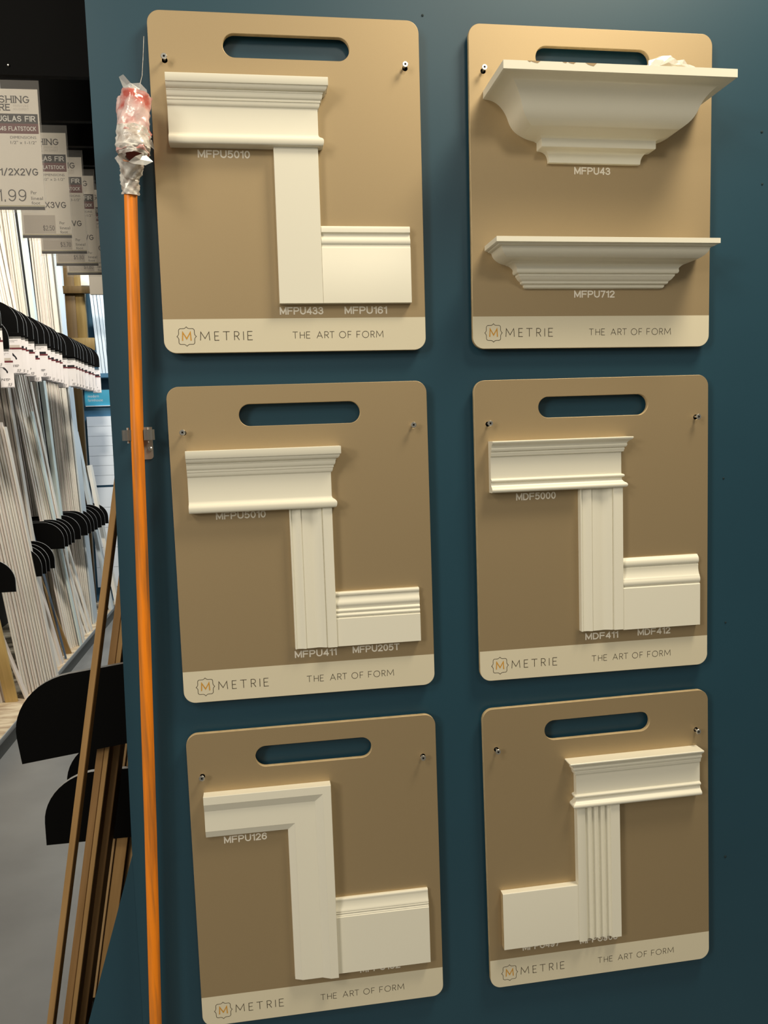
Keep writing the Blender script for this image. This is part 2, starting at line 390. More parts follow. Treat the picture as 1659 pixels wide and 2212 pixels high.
B161 = [(-67.8, 0), (-67.8, 7), ('c', -67.8, 11.5), (-73, 12.2), (-79, 12.4), (-79.6, 11.8), ('c', -80.2, 8.2), (-84, 8.6), ('c', -88.5, 9.4), (-90, 12), ('c', -92.4, 13.6), (-96, 13.4), ('c', -99, 13), (-99.8, 11.6), ('c', -103.5, 11), (-105.4, 12.6), (-106.2, 13), (-199.2, 13), (-199.4, 0)]
B205 = [(-94.2, 0), (-94.2, 6), ('c', -94.2, 9.5), (-97.5, 9.6), ('c', -101, 9.6), (-101.6, 7.6), ('c', -107, 7.6), (-111, 10.2), ('c', -115.5, 12.5), (-119, 10.8), ('c', -122, 9.4), (-124.6, 9.4), (-126, 11), ('c', -128.2, 13.2), (-130.4, 11), (-132.4, 10.4), ('c', -135.5, 14.6), (-138.6, 12), (-140.2, 10.4), (-142, 13), (-192.4, 13), (-192.4, 0)]
B412 = [(-61, 0), (-61, 3), (-63, 4.4), ('c', -65.5, 9), (-71, 9.2), ('c', -76.5, 9.2), (-78, 6), (-79.6, 5.6), (-80.4, 7), ('c', -87, 6.2), (-92, 7.6), ('c', -98.5, 9.6), (-101, 12.2), (-102.8, 12.6), ('c', -106, 15.2), (-111, 14), ('c', -114, 13), (-115, 10.8), (-117.6, 14), (-197, 14), (-197, 0)]
B132 = [(-57.2, 0), (-57.2, 5), ('c', -57.4, 6.6), (-60.5, 6.8), (-62, 6.4), ('c', -70, 6.2), (-76.5, 9.6), ('c', -79, 11), (-80.6, 11), (-81.6, 9.6), ('c', -83, 12.4), (-85, 10.6), (-86.4, 9.8), ('c', -88, 12.6), (-89.6, 11), (-90.6, 12.6), (-201, 12.6), (-201, 0)]
B497 = [(-81.2, 0), (-81.2, 12.4), ('c', -81.2, 14), (-83, 14), (-194.8, 14), (-195, 0)]
C433 = [(0, 13.4), (.6, 14), (75, 14), (75.6, 13.4)]
C411 = [(0, 8.5), (.4, 11.4), (1.0, 11.9), (2.6, 11.9), (4.2, 10.0), ('c', 9, 9.2), (14, 11.4), ('c', 17.5, 12.9), (20, 12.9), (20.7, 11.0), ('c', 31, 11.2), (40.5, 8.6), ('c', 49, 9.4), (54, 12.8), (57, 13.3), (58.2, 11.6), (59.2, 15.2), (60, 15.6), (75.6, 15.6), (76, 15)]
C908 = [(0, 15.6), (.5, 16), (15.6, 16)]
for k in range(4):
    a = 16.2 + k * 13.2
    C908 += [(a, 15.6), ('c', a + 1.2, 9.0), (a + 6.1, 9.0), ('c', a + 11, 9.0), (a + 12.2, 15.6)]
    C908 += [(a + 12.7, 16.0)]
C908 += [(69.6, 16), (86.2, 16), (86.7, 15.6)]

# -- A: upper left
bA = board((-.0982, 2.0248), -.0046, 'tan sample board at upper left with a flat plain casing under its header moulding')
header('header_moulding', bA, H5010, -201.2, 47.5, 14)
casing('casing_moulding', bA, C433, -29.4, 60.6, -199.4)
header('baseboard_moulding', bA, B161, 46.6, 202.4, 13, ret1=False)
code(bA, 'MFPU5010', -156.5, -69.2); code(bA, 'MFPU433', -29.4, 46.6, -210.4, 12.9); code(bA, 'MFPU161', 84, 159.6, -210.2, 12.9)
# -- B: upper right, two crowns
bB = board((.4465, 2.0215), -.0082, 'tan sample board at upper right carrying two crown mouldings like small shelves')
CR43 = [(167.5, 0), (167.5, 124), (167, 125), (153.8, 125), (153.2, 124), (152.6, 119), ('c', 151, 103), (140, 93), ('c', 130, 84), (116, 79.5), ('c', 100, 74), (92, 58), ('c', 86, 47), (83.6, 33), (80.9, 28.4), (80.4, 27.6), (67.6, 27.6), (67, 27.2), (66.4, 26.4), ('c', 66.2, 8), (47, 7.6), (45.8, 7.4), (45.6, 0)]
cr1 = header('large_crown_moulding', bB, CR43, -86.8, 86.8, 8, True, True)
CR712 = [(-99.0, 0), (-99.0, 77), (-99.4, 77.6), (-107.6, 77.6), (-108.2, 77), (-109.4, 72), ('c', -111.5, 71), (-112.4, 66), (-113.5, 65), ('c', -121, 64), (-127, 55), ('c', -131.5, 48), (-132.6, 40), (-133.6, 38.6), ('c', -135.2, 31), (-141, 26.5), (-143.4, 26), ('c', -147.4, 27.6), (-150.4, 24.6), (-151.2, 21), ('c', -153.6, 22), (-156, 19.4), ('c', -160.5, 17), (-162.6, 13.2), (-163.6, 12.6), ('c', -166.6, 12.8), (-168.0, 9.0), (-169, 7.4), ('c', -172, 7.6), (-174.0, 4.6), (-174.6, 3), (-174.8, 0)]
cr2 = header('small_crown_moulding', bB, CR712, -131, 131, 4, True, True)
code(bB, 'MFPU43', -36.1, 32.4, 35, 12.9); code(bB, 'MFPU712', -37, 41, -183.6, 12.8)
for u, wd_, hh in [(-150, 17, 3.4), (-88, 13, 2.4), (-55, 19, 4.8), (-160, 6, 2.2), (-100, 8, 1.6)]:      # chipped paint along the top front edge
    pts = [(u - wd_ / 2, 167.05), (u - wd_ * .3, 167 - hh * .5), (u - wd_ * .05, 167 - hh * .8), (u + wd_ * .22, 167 - hh), (u + wd_ * .38, 167 - hh * .4), (u + wd_ / 2, 167.05)]
    n = len(pts)
    from_data('paint_chip', [P(a, b, 125.25) for a, b in pts] + [P(pts[0][0], 167.9, 121), P(pts[-1][0], 167.9, 121)], [tuple(range(n)), (0, n - 1, n + 1, n)], M_chip, cr1)
# -- C: middle left
bC = board((-.1007, 1.4077), .0007, 'tan sample board at middle left with a rippled casing and a low stepped baseboard')
header('header_moulding', bC, H5010, -199.6, 49.0, 14)
casing('casing_moulding', bC, C411, -27.4, 61.2, -192.6)
header('baseboard_moulding', bC, B205, 48.8, 202.4, 13, ret1=False)
code(bC, 'MFPU5010', -155.5, -68.5, 53.5, 12.8); code(bC, 'MFPU411', -28.6, 47.6, -205.2, 12.8); code(bC, 'MFPU205T', 77, 164, -204.0, 12.8)
# -- D: middle right
bD = board((.4438, 1.4058), .0007, 'tan sample board at middle right with a long square-cut header and tall double-beaded baseboard')
header('header_moulding', bD, H5000, -203.6, 47.6, 13)
casing('casing_moulding', bD, [(s * 82.4 / 76, d) for s, d in arcs(C411)], -32.8, 76, -195.4)
header('baseboard_moulding', bD, B412, 49.7, 205.4, 14, ret1=False)
code(bD, 'MDF5000', -152.6, -76, 65, 13.4); code(bD, 'MDF411', -21, 45, -208.6, 13); code(bD, 'MDF412', 84.5, 151.4, -207.4, 13)
# -- E: lower left, mitred corner
bE = board((-.1013, .7893), .0019, 'tan sample board at lower left with a casing mitred round a corner')
def mitred(parent):
    prof = [(0, 0), (0, 20.4), (.6, 21), (15, 21), (15.4, 20.6), (29.2, 14.6), (29.6, 14.2), (67.8, 14.2), (68.4, 13.6), (80.4, 9), (81, 8.4), (81.4, 0)]
    n = len(prof); uo, vo, ul, vb = 26.6, 170.6, -202.2, -203.0
    V = [P(ul, vo - s, d) for s, d in prof] + [P(uo - s, vo - s, d) for s, d in prof] + [P(uo - s, vb, d) for s, d in prof]
    F = []
    for b in (0, n):
        F += [(b + i, b + i + 1, b + n + i + 1, b + n + i) for i in range(n - 1)]
    F += [tuple(range(n)), tuple(range(3 * n - 1, 2 * n - 1, -1))]
    return from_data('casing_moulding', V, F, M_trim, parent)
mitred(bE)
header('baseboard_moulding', bE, B132, 27.2, 203, 12.6, ret1=False)
code(bE, 'MFPU126', -171.2, -93.6, 77.3, 13.2); code(bE, 'MFPU132', 68.4, 146, -206.6, 13)
# -- F: lower right, mirrored
bF = board((.4484, .7915), .0096, 'tan sample board at lower right with a fluted casing and plain baseboard')
header('header_moulding', bF, H5000, -50.8, 203.2, 13, ret0=True, ret1=False)
casing('casing_moulding', bF, C908, -51.2, 76, -197.6)
header('baseboard_moulding', bF, B497, -203, -51, 14, ret1=False, raw_end=True)
code(bF, 'MFPU497', -162.3, -87, -204, 13); code(bF, 'MFPU908', -44.6, 33.4, -206.4, 13)

# hanging screws
def screw_mesh():
    bm = bmesh.new()
    prof = [(0.0, 2.0), (-16, 2.0)]
    rings = tube_bm(bm, [P(0, 0, -16), P(0, 0, 10.2), P(0, 0, 11.2), P(0, 0, 12.6), P(0, 0, 13.4)], [.0019, .0019, .0045, .0052, .0046], 20)
    top = rings[-1]
    # flat black square painted as the shade of the head recess
    sq = [bm.verts.new(P(a, b, 13.45)) for a, b in ((-1.6, -1.6), (1.6, -1.6), (1.6, 1.6), (-1.6, 1.6))]
    sq2 = [bm.verts.new(P(a, b, 13.5)) for a, b in ((-1.6, -1.6), (1.6, -1.6), (1.6, 1.6), (-1.6, 1.6))]
    bm.faces.new(sq2)
    f = list(bm.faces)[-1]; f.material_index = 1
    return bm
bm = screw_mesh(); bmesh.ops.recalc_face_normals(bm, faces=bm.faces)
SCREW = bpy.data.meshes.new('hanging_screw'); bm.to_mesh(SCREW); bm.free(); SCREW.materials.append(M_steel); SCREW.materials.append(M_dark)
for p in SCREW.polygons: p.use_smooth = True
SCREW.set_sharp_from_angle(angle=R(35))
names = {'A': 'board with the flat plain casing', 'B': 'board with two crown mouldings', 'C': 'middle left sample board', 'D': 'middle right sample board', 'E': 'lower left board with the mitred casing', 'F': 'lower right board with the fluted casing'}
for kx, b in (('A', bA), ('B', bB), ('C', bC), ('D', bD), ('E', bE), ('F', bF)):
    for sx, nm in ((-203.0, 'left'), (201.5, 'right')):
        if kx == 'B' and nm == 'right': continue
        o = bpy.data.objects.new('hanging_screw', SCREW); COL.objects.link(o)
        a = -b.rotation_euler.y; u, v = sx / 1000, .2018
        o.location = (b.location.x + math.cos(a) * u - math.sin(a) * v, 0, b.location.z + math.sin(a) * u + math.cos(a) * v)
        o.rotation_euler = (R(random.uniform(-4, 4)), 0.3 * random.random(), R(random.uniform(-4, 4)))
        tag(o, 'small pan-head screw at the upper %s of the %s' % (nm, names[kx]), 'screw', 'screws holding the sample boards')

# crumpled plastic lying on the large crown
M_film = mat('clear_plastic_film', (.86, .84, .80), 0.12, 0.6)
_b = M_film.node_tree.nodes['Principled BSDF']; _b.inputs['Transmission Weight'].default_value = 0.45; _b.inputs['Alpha'].default_value = 0.75
def crumple(bm, cx, cy, cz, rx, ry, rz, seed, n=9):
    rnd = random.Random(seed); g = []
    for i in range(n):
        row = []
        for j in range(n):
            s, t = i / (n - 1) * 2 - 1, j / (n - 1) * 2 - 1
            h = max(0, 1 - (s * s + t * t) * .62) * (0.55 + .45 * rnd.random())
            row.append(bm.verts.new((cx + rx * (s + rnd.uniform(-.12, .12)), cy + ry * (t + rnd.uniform(-.12, .12)), cz + rz * h)))
        g.append(row)
    for i in range(n - 1):
        for j in range(n - 1):
            bm.faces.new((g[i][j], g[i + 1][j], g[i + 1][j + 1])); bm.faces.new((g[i][j], g[i + 1][j + 1], g[i][j + 1]))
bm = bmesh.new()
bx, bz = bB.location.x, bB.location.z
crumple(bm, bx + .103, -.078, bz + .1678, .046, .030, .040, 3)
crumple(bm, bx + .074, -.070, bz + .1678, .022, .020, .030, 5, 7)
bm_obj('plastic_wrapper', bm, M_film, None, None, label='crumpled clear plastic wrapper lying on the large crown moulding', cat='plastic wrapper')

# ------------------------------------------------------------------ orange pole with wrapped roller and its wall clip
M_pole = mat('worn_orange_paint', (.80, .22, .015), 0.42, 0.45)
noise_mix(M_pole, (.28, .11, .03), (1.0, .28, .010), scale=(55, 55, 2.6), nscale=1.3, detail=9, lo=.30, hi=.56)
pole = empty('extension_pole', (-.418, -.015, 0.0), label='orange painted broom-like pole with a wrapped paint roller, clipped to the teal wall', cat='paint pole')
def rel(p): return (p[0] + .418, p[1] + .015, p[2])
bm = bmesh.new()
axis = [(-.4255, -.012, 0.0), (-.412, -.012, .536), (-.399, -.012, .916), (-.388, -.012, 1.286), (-.380, -.012, 1.607), (-.3665, -.012, 2.014), (-.362, -.012, 2.12)]
tube_bm(bm, [rel(p) for p in axis], .0108, 20)
bm_obj('shaft', bm, M_pole, pole, 50)
M_wrap = mat('film_over_red_sleeve', (.7, .3, .27), 0.2, 0.7)
noise_mix(M_wrap, (.58, .12, .09), (.80, .58, .54), scale=(1, 1, 1.5), nscale=30, detail=6, lo=.34, hi=.54, bump=.9)
M_core = mat('shaded_red_core', (.13, .02, .012), 0.6, 0.3)
M_tape = mat('loose_white_film', (.74, .68, .60), 0.22, 0.6)
noise_mix(M_tape, (.48, .40, .34), (.84, .80, .74), nscale=70, detail=5, lo=.35, hi=.6, bump=1.0)
def wrinkled_tube(name, pts, rad, mat_, seg=36, sub=10, amp=.0016, seed=1, open_end=False, parent=pole):
    rnd = random.Random(seed); bm = bmesh.new(); P2, R2 = [], []
    for i in range(len(pts) - 1):
        for k in range(sub):
            t = k / sub; P2.append(Vector(pts[i]).lerp(Vector(pts[i + 1]), t)); R2.append(rad[i] * (1 - t) + rad[i + 1] * t)
    P2.append(Vector(pts[-1])); R2.append(rad[-1])
    rings = tube_bm(bm, [rel(p) for p in P2], R2, seg, cap=not open_end)
    ph = [rnd.uniform(0, 6.28) for _ in range(6)]
    for i, ring in enumerate(rings):
        c = sum((v.co for v in ring), Vector()) / len(ring)
        for j, v in enumerate(ring):
            th = 6.2832 * j / seg
            k = math.sin(3 * th + .55 * i + ph[0]) + .8 * math.sin(7 * th - .8 * i + ph[1]) + .6 * math.sin(5 * th + 1.7 * i + ph[2]) + rnd.uniform(-.7, .7)
            v.co += (v.co - c).normalized() * amp * k
    return bm_obj(name, bm, mat_, parent, 60)
wrinkled_tube('roller_sleeve', [(-.3520, -.062, 2.054), (-.350, -.056, 2.09), (-.3450, -.050, 2.150)], [.0238, .0245, .0235], M_wrap, seed=2)
wrinkled_tube('sleeve_film_end', [(-.3520, -.0625, 2.0515), (-.3518, -.061, 2.064), (-.3513, -.0555, 2.092)], [.0215, .0264, .0258], M_tape, seed=8, amp=.0012)
wrinkled_tube('small_red_tube', [(-.366, -.042, 2.105), (-.3635, -.042, 2.148)], [.0115, .0115], M_wrap, seed=5, seg=24, amp=.0008)
bm = bmesh.new()                                                   # closed dark disk painted as the shaded hollow of the sleeve end
tube_bm(bm, [rel((-.3480, -.0700, 2.0500)), rel((-.3480, -.0685, 2.0545))], [.0150, .0150], 24)
bm_obj('hollow_shade_disk', bm, M_core, pole, 50)
wrinkled_tube('core_film_lip', [(-.3480, -.0695, 2.0530), (-.3480, -.0703, 2.0485)], [.0195, .0165], M_tape, seed=31, amp=.0010, open_end=True, sub=4)
wrinkled_tube('film_neck', [(-.3665, -.014, 2.005), (-.3650, -.018, 2.030), (-.3600, -.030, 2.055)], [.0128, .0145, .021], M_tape, seed=9, amp=.0012)
bm = bmesh.new()
def flake(_, pts, seed, amp=.004):
    bm = bmesh.new(); rnd = random.Random(seed); n = len(pts); c = bm.verts.new(rel(tuple(sum(p[k] for p in pts) / n + rnd.uniform(-amp, amp) for k in range(3))))
    vs = [bm.verts.new(rel(tuple(q + rnd.uniform(-amp, amp) * .4 for q in p))) for p in pts]
    for i in range(n): bm.faces.new((vs[i], vs[(i + 1) % n], c))
    bm_obj('torn_film', bm, M_film, pole)
yq = -.05
flake(bm, [(-.368, yq, 2.178), (-.362, yq - .004, 2.182), (-.350, yq, 2.170), (-.338, yq, 2.160), (-.342, yq, 2.147), (-.356, yq, 2.150), (-.364, yq, 2.164)], 1)
flake(bm, [(-.349, yq, 2.168), (-.337, yq, 2.169), (-.327, yq, 2.160), (-.325, yq, 2.146), (-.345, yq - .02, 2.146)], 2)
flake(bm, [(-.330, -.055, 2.085), (-.321, -.060, 2.078), (-.319, -.050, 2.066), (-.327, -.055, 2.070)], 3, .002)
flake(bm, [(-.374, -.05, 2.060), (-.384, -.05, 2.052), (-.378, -.05, 2.045), (-.370, -.05, 2.048)], 4, .002)
flake(bm, [(-.335, -.075, 2.052), (-.320, -.070, 2.040), (-.332, -.085, 2.032), (-.350, -.088, 2.032), (-.358, -.08, 2.038), (-.345, -.092, 2.042)], 5, .003)
flake(bm, [(-.375, -.03, 2.030), (-.380, -.03, 2.018), (-.372, -.03, 2.010), (-.366, -.03, 2.02)], 6, .002)
bm = bmesh.new(); tube_bm(bm, [rel((-.3385, -.045, 2.165)), rel((-.3365, -.015, 2.195)), rel((-.3345, -.006, 2.225)), rel((-.3315, -.003, 2.262))], .0004, 6)
bm_obj('film_strand', bm, M_tape, pole)

clip = empty('pole_clip', (-.3745, .018, 1.56), label='grey rubber and steel grip clip holding the orange pole', cat='tool clip')
M_rub = mat('grey_rubber', (.13, .125, .115), 0.6, 0.3); M_plate = mat('brushed_plate', (.52, .48, .42), 0.38, 0.5, 0.75)
def crel(p): return (p[0] + .3745, p[1] - .018, p[2] - 1.56)
bm = bmesh.new()
def rr_plate(x0, x1, z0, z1, r, y0, y1):
    pts = []
    for cx, cz, a in ((x1 - r, z1 - .001, 45), (x0 + r, z1 - .001, 135)): pts.append((cx + (r if a < 90 else -r), cz))
    for i in range(7): pts.append((x0 + r + r * math.cos(R(180 + 15 * i)), z0 + r + r * math.sin(R(180 + 15 * i))))
    for i in range(7): pts.append((x1 - r + r * math.cos(R(270 + 15 * i)), z0 + r + r * math.sin(R(270 + 15 * i))))
    a = [bm.verts.new(crel((x, y0, z))) for x, z in pts]; b = [bm.verts.new(crel((x, y1, z))) for x, z in pts]
    bm.faces.new(a); bm.faces.new(b[::-1])
    for i in range(len(pts)): bm.faces.new((a[i], a[(i + 1) % len(pts)], b[(i + 1) % len(pts)], b[i]))
rr_plate(-.390, -.3585, 1.565, 1.622, .006, .0155, .018)
bm_obj('mounting_plate', bm, M_plate, clip, 40)
for sx in (-.3955, -.3615):
    bm = bmesh.new(); n = 40; V0 = []
    lo, hi = [], []
    for j in range(n):
        th = 6.2832 * j / n; r = .0090 + .0011 * math.cos(8 * th)
        lo.append(bm.verts.new(crel((sx + r * math.cos(th), -.010 + r * math.sin(th), 1.5985)))); hi.append(bm.verts.new(crel((sx + r * math.cos(th), -.010 + r * math.sin(th), 1.6165))))
    for j in range(n): bm.faces.new((lo[j], lo[(j + 1) % n], hi[(j + 1) % n], hi[j]))
    bm.faces.new(lo); bm.faces.new(hi[::-1])
    g = bm_obj('rubber_grip', bm, M_rub, clip, 45)
    bm = bmesh.new(); tube_bm(bm, [crel((sx, -.010, 1.594)), crel((sx, -.010, 1.6205))], .0022, 12)
    bm_obj('grip_pin', bm, M_plate, g, 40)
    box('grip_arm', crel((sx - .004, -.008, 1.604)), crel((sx + .004, .016, 1.611)), M_plate, clip, .0008)
bm = bmesh.new(); tube_bm(bm, [crel((-.3635, .0156, 1.583)), crel((-.3635, .0140, 1.583)), crel((-.3635, .0125, 1.583))], [.0042, .0040, .0022], 16)
bm_obj('plate_screw', bm, M_steel, clip, 40)

# ------------------------------------------------------------------ the near rack behind the teal end panel
def divider_pts(tip, zb, root, dirx, a=.139, b=.127, h=.188, low=.061):
    """outline in (x,z): flat bottom, short upright nose, quarter-ellipse shoulder, flat top"""
    pts = [(root, zb), (tip, zb), (tip, zb + low)]
    for i in range(1, 13):
        th = R(90 * i / 12)
        pts.append((tip - dirx * a * (1 - math.cos(th)), zb + low + b * math.sin(th)))
    pts.append((root, zb + h))
    return pts
def divider(parent, tip, zb, root, dirx, y, t=.016, rot=0.0, name='divider'):
    pts = divider_pts(tip, zb, root, dirx)
    if rot:
        c, s = math.cos(rot), math.sin(rot); px, pz = tip, zb
        pts = [(px + c * (x - px) - s * (z - pz), pz + s * (x - px) + c * (z - pz)) for x, z in pts]
    n = len(pts); V = [(x, y, z) for x, z in pts] + [(x, y + t, z) for x, z in pts]
    F = [tuple(range(n)), tuple(range(2 * n - 1, n - 1, -1))] + [(i, (i + 1) % n, n + (i + 1) % n, n + i) for i in range(n)]
    fm = [0, 0] + [0] + [1] * (n - 2) + [0]
    return from_data(name, V, F, [M_black, M_edge], parent, None, fm)
rack = empty('moulding_rack', (-.45, .3, 0), label='black-finned rack running away behind the teal end panel', cat='rack')
rack.location = (0, 0, 0)
box('back_panel', (-.06, .04, 0), (-.04, 3.2, 3.0), M_black, rack)
box('deck', (-.70, .04, 0), (-.06, 3.2, .09), M_black, rack)
box('top_rail', (-.42, .04, 2.60), (-.06, 3.2, 2.90), M_black, rack)
divider(rack, -.748, .868, -.06, -1, .46, rot=R(7) * 1.0)
for y in (.70, .95, 1.2): divider(rack, -.775, .554, -.06, -1, y)
UP = [.47, .73, .91, 1.07, 1.21, 1.55, 1.9]
for y in UP:                                                     # the tall upper fins the price tags hang from
    pts = [(-.06, 2.386), (-.757, 2.386), (-.757, 2.50)] + [(-.757 + .16 * (1 - math.cos(R(9 * i))), 2.50 + .30 * math.sin(R(9 * i))) for i in range(1, 11)] + [(-.06, 2.80)]
    n = len(pts); V = [(x, y, z) for x, z in pts] + [(x, y + .016, z) for x, z in pts]
    from_data('upper_divider', V, [tuple(range(n)), tuple(range(2 * n - 1, n - 1, -1))] + [(i, (i + 1) % n, n + (i + 1) % n, n + i) for i in range(n)], M_black, rack)
bm = bmesh.new(); tube_bm(bm, [(-.668, .4702, 2.405), (-.668, .4675, 2.405), (-.668, .466, 2.405)], [.0026, .0026, .0014], 14)
bm_obj('tag_screw', bm, M_steel, rack, 40)

# hanging price tags
M_paper = mat('tag_paper', (.88, .81, .70), 0.5, 0.3); M_bar = mat('navy_black_print', (.02, .018, .022), 0.5, 0.3)
M_maroon = mat('maroon_print', (.16, .035, .04), 0.5, 0.3); M_ink = mat('grey_ink', (.07, .06, .06), 0.6, 0.3); M_white_ink = mat('white_ink', (.85, .82, .76), 0.5, 0.3)
M_sticker = mat('price_sticker', (.60, .53, .45), 0.5, 0.3); M_olive = mat('olive_line_print', (.42, .37, .15), 0.5, 0.3)
M_sleeve = mat('clear_tag_sleeve', (.80, .76, .70), 0.10, 0.6)
_b = M_sleeve.node_tree.nodes['Principled BSDF']; _b.inputs['Alpha'].default_value = 0.10
def big_tag(y, codes, dims, price, small, label):
    t = empty('price_tag', (-.731, y, 2.097), label=label, cat='price tag', group='price tags hanging from the near rack')
    def rect(name, x0, x1, t0, t1, d, m_, par=t):      # x from left, t from the top, mm
        return from_data(name, [P(x0, 275 - t1, d), P(x1, 275 - t1, d), P(x1, 275 - t0, d), P(x0, 275 - t0, d)], [(0, 1, 2, 3)], m_, par)
    def txt(name, s, x0, x1, t0, t1, d, m_, par, bold=0.0): return text_flat(name, s, m_, par, x0, x1, 275 - t1, 275 - t0, d, bold)
    def bw(name, s_, x0, x1, t0, t1, wd, m_, par): return bold_word(name, s_, m_, par, x0, x1, 275 - t1, 275 - t0, .8, wd)
    def serif(name, s_, x0, x1, t0, t1, par):
        o = bold_word(name, s_, M_ink, par, x0, x1, 275 - t1, 275 - t0, .8, 2.3)
        V, F = [], []
        tot = sum(BOLD[c][0] for c in s_) + .2 * (len(s_) - 1); k = (x1 - x0 - 2.3) / tot; x = x0 + 1.15
        for ch in s_:                                     # little feet on the upright strokes
            g = BOLD[ch][0] * k
            for fx in {'F': (0,), 'I': (0,), 'N': (0, 1), 'H': (0, 1), 'T': (.5,), 'R': (0, 1), 'E': (0,)}.get(ch, ()):
                for t in (t0 + .5, t1 - .5): stroke(V, F, [(x + fx * g - 2.4, 275 - t), (x + fx * g + 2.4, 275 - t)], 1.0, .83)
            x += g + .2 * k
        if V: from_data('serif', V, F, M_ink, par)
        return o
    bm = bmesh.new(); box_bm(bm, P(3, 6, 0), P(120, 257, .6)); pp = bm_obj('paper', bm, M_paper, t)
    bm = bmesh.new(); box_bm(bm, P(0, 0, .9), P(124, 275, 1.5)); bm_obj('sleeve', bm, M_sleeve, t)
    rect('black_band', 6, 117, 69, 89, .7, M_bar, pp); rect('maroon_band', 28, 117, 89, 110, .7, M_maroon, pp)
    rect('bottom_bar', 3, 119, 262, 269, .7, M_bar, pp); rect('olive_line', 3, 119, 259.5, 261, .7, M_olive, pp)
    serif('heading', 'FINISHING', 2, 102, 32, 47, pp); serif('heading', 'STORE', 2, 62, 49, 63, pp)
    txt('subheading', 'FINISH LIKE\nAN EXPERT', 68, 100, 50, 62, .7, M_sticker, pp)
    bw('species', 'DOUGLAS FIR', 13, 112, 73, 85, 1.9, M_white_ink, pp); bw('stock_type', 'S4S FLATSTOCK', 34, 112, 95, 104, 1.4, M_white_ink, pp)
    txt('dimension_line', 'DIMENSIONS', 58, 111, 115, 120.5, .7, M_ink, pp); txt('dimension_line', dims, 58, 111, 125, 131.5, .7, M_ink, pp)
    bw('size_code', codes, 6, 110, 182, 197, 2.3, M_ink, pp)
    if small:
        rect('price_sticker', 8, 82, 214, 258, .72, M_sticker, pp); bw('price', price, 52, 79, 239, 251, 1.1, M_ink, pp)
    else: bw('price', price, 2, 82, 226, 251, 2.2, M_ink, pp)
    txt('unit_line', 'Per', 92, 104, 229, 236, .7, M_ink, pp); txt('unit_line', 'lineal', 92, 116, 241, 248, .7, M_ink, pp); txt('unit_line', 'foot', 92, 110, 251, 257.5, .7, M_ink, pp)
for y, c_, dm, pr, sm in [(.462, 'DF1/2X2VG', '1/2" x 1-1/2"', '$1.99', False), (.722, 'DF1/2X3VG', '1/2" x 2-1/2"', '$2.50', True), (.902, 'DF1/2X4VG', '1/2" x 3-1/2"', '$3.70', True), (1.062, 'DF1/2X6VG', '1/2" x 5-1/2"', '$5.80', True), (1.20, 'DF1/2X8VG', '1/2" x 7-1/4"', '$7.80', True)]:
    big_tag(y, c_, dm, pr, sm, 'large hanging price tag in a clear sleeve priced %s per lineal foot' % pr)
box('tag_box', (-.728, 1.53, 2.10), (-.60, 1.545, 2.29), M_paper, None, .001, label='plain cream hanging card behind and below the other near tags', cat='card')

# fir strips standing in the near rack
def wood(name, c1, c2, sc=(40, 40, 2.2)):
    return noise_mix(mat(name, c1, 0.55, 0.3), c1, c2, scale=sc, nscale=1.6, detail=6, lo=.3, hi=.7)
M_fir = wood('fir_wood', (.40, .23, .085), (.52, .31, .125)); M_fir2 = wood('fir_wood_dark', (.30, .165, .06), (.42, .235, .095)); M_fir3 = wood('fir_wood_pale', (.47, .30, .14), (.58, .38, .18))
def plank_mesh(name, t, wd, L, mats, groove=0, shorten=0.0):
    """upright board: x from -t..0 (front face at x=0), y 0..wd, z 0..L, eased long edges, optional moulded face"""
    b = min(.0012, t * .15)
    prof = [(-t, 0), (-b, 0), (0, b)]
    for k in range(groove):
        y = wd * (k + 1) / (groove + 1)
        prof += [(0, y - .004), (-.0025, y - .002), (-.0025, y + .002), (0, y + .004)]
    prof += [(0, wd - b), (-b, wd), (-t, wd)]
    n = len(prof); V = [(x, y, 0) for x, y in prof] + [(x, y, L) for x, y in prof]
    F = [(i, (i + 1) % n, n + (i + 1) % n, n + i) for i in range(n)] + [tuple(range(n)), tuple(range(2 * n - 1, n - 1, -1))]
    me = bpy.data.meshes.new(name); me.from_pydata(V, [], F)
    bm = bmesh.new(); bm.from_mesh(me); bmesh.ops.recalc_face_normals(bm, faces=bm.faces); bm.to_mesh(me); bm.free()
    me.materials.append(mats); return me
def stand(name, me, x, y, z, lean, yaw=0.0, tilt=0.0, **k):
    o = bpy.data.objects.new(name, me); COL.objects.link(o); o.location = (x, y, z); o.rotation_euler = (tilt, lean, yaw)
    return tag(o, **k)
# near strip in front of the first fin; leaning into the rack (top towards +x)
stand('fir_strip', plank_mesh('fir_strip', .0125, .042, 2.25, M_fir), -.7255, .20, 0.0, math.atan(.183), label='fir strip leaning in front of the black fins, nearest the viewer', cat='wood strip')
fs = [  # front face x at z=.09, y, lean slope, thickness (x), depth (y), material
    (-.7165, .500, .183, .0165, .090, M_fir2, 'brown fir board leftmost of those between the two large black fins'),
    (-.7045, .500, .183, .0110, .090, M_fir, 'thin lighter fir strip against the leftmost board between the fins'),
    (-.6830, .530, .183, .0150, .090, M_fir2, 'dark fir board after the black gap between the two fins'),
    (-.6900, .740, .183, .0140, .070, M_fir3, 'pale fir board leftmost behind the lower large fin'),
    (-.6580, .745, .183, .0300, .070, M_fir, 'wide fir board behind the lower large fin'),
    (-.6390, .760, .183, .0160, .070, M_fir3, 'grained pale fir board low behind the second fin'),
    (-.6180, .765, .183, .0180, .070, M_fir2, 'brown fir board behind the second fin near the teal panel'),
    (-.5950, .770, .183, .0200, .070, M_fir, 'innermost fir board behind the second fin')]
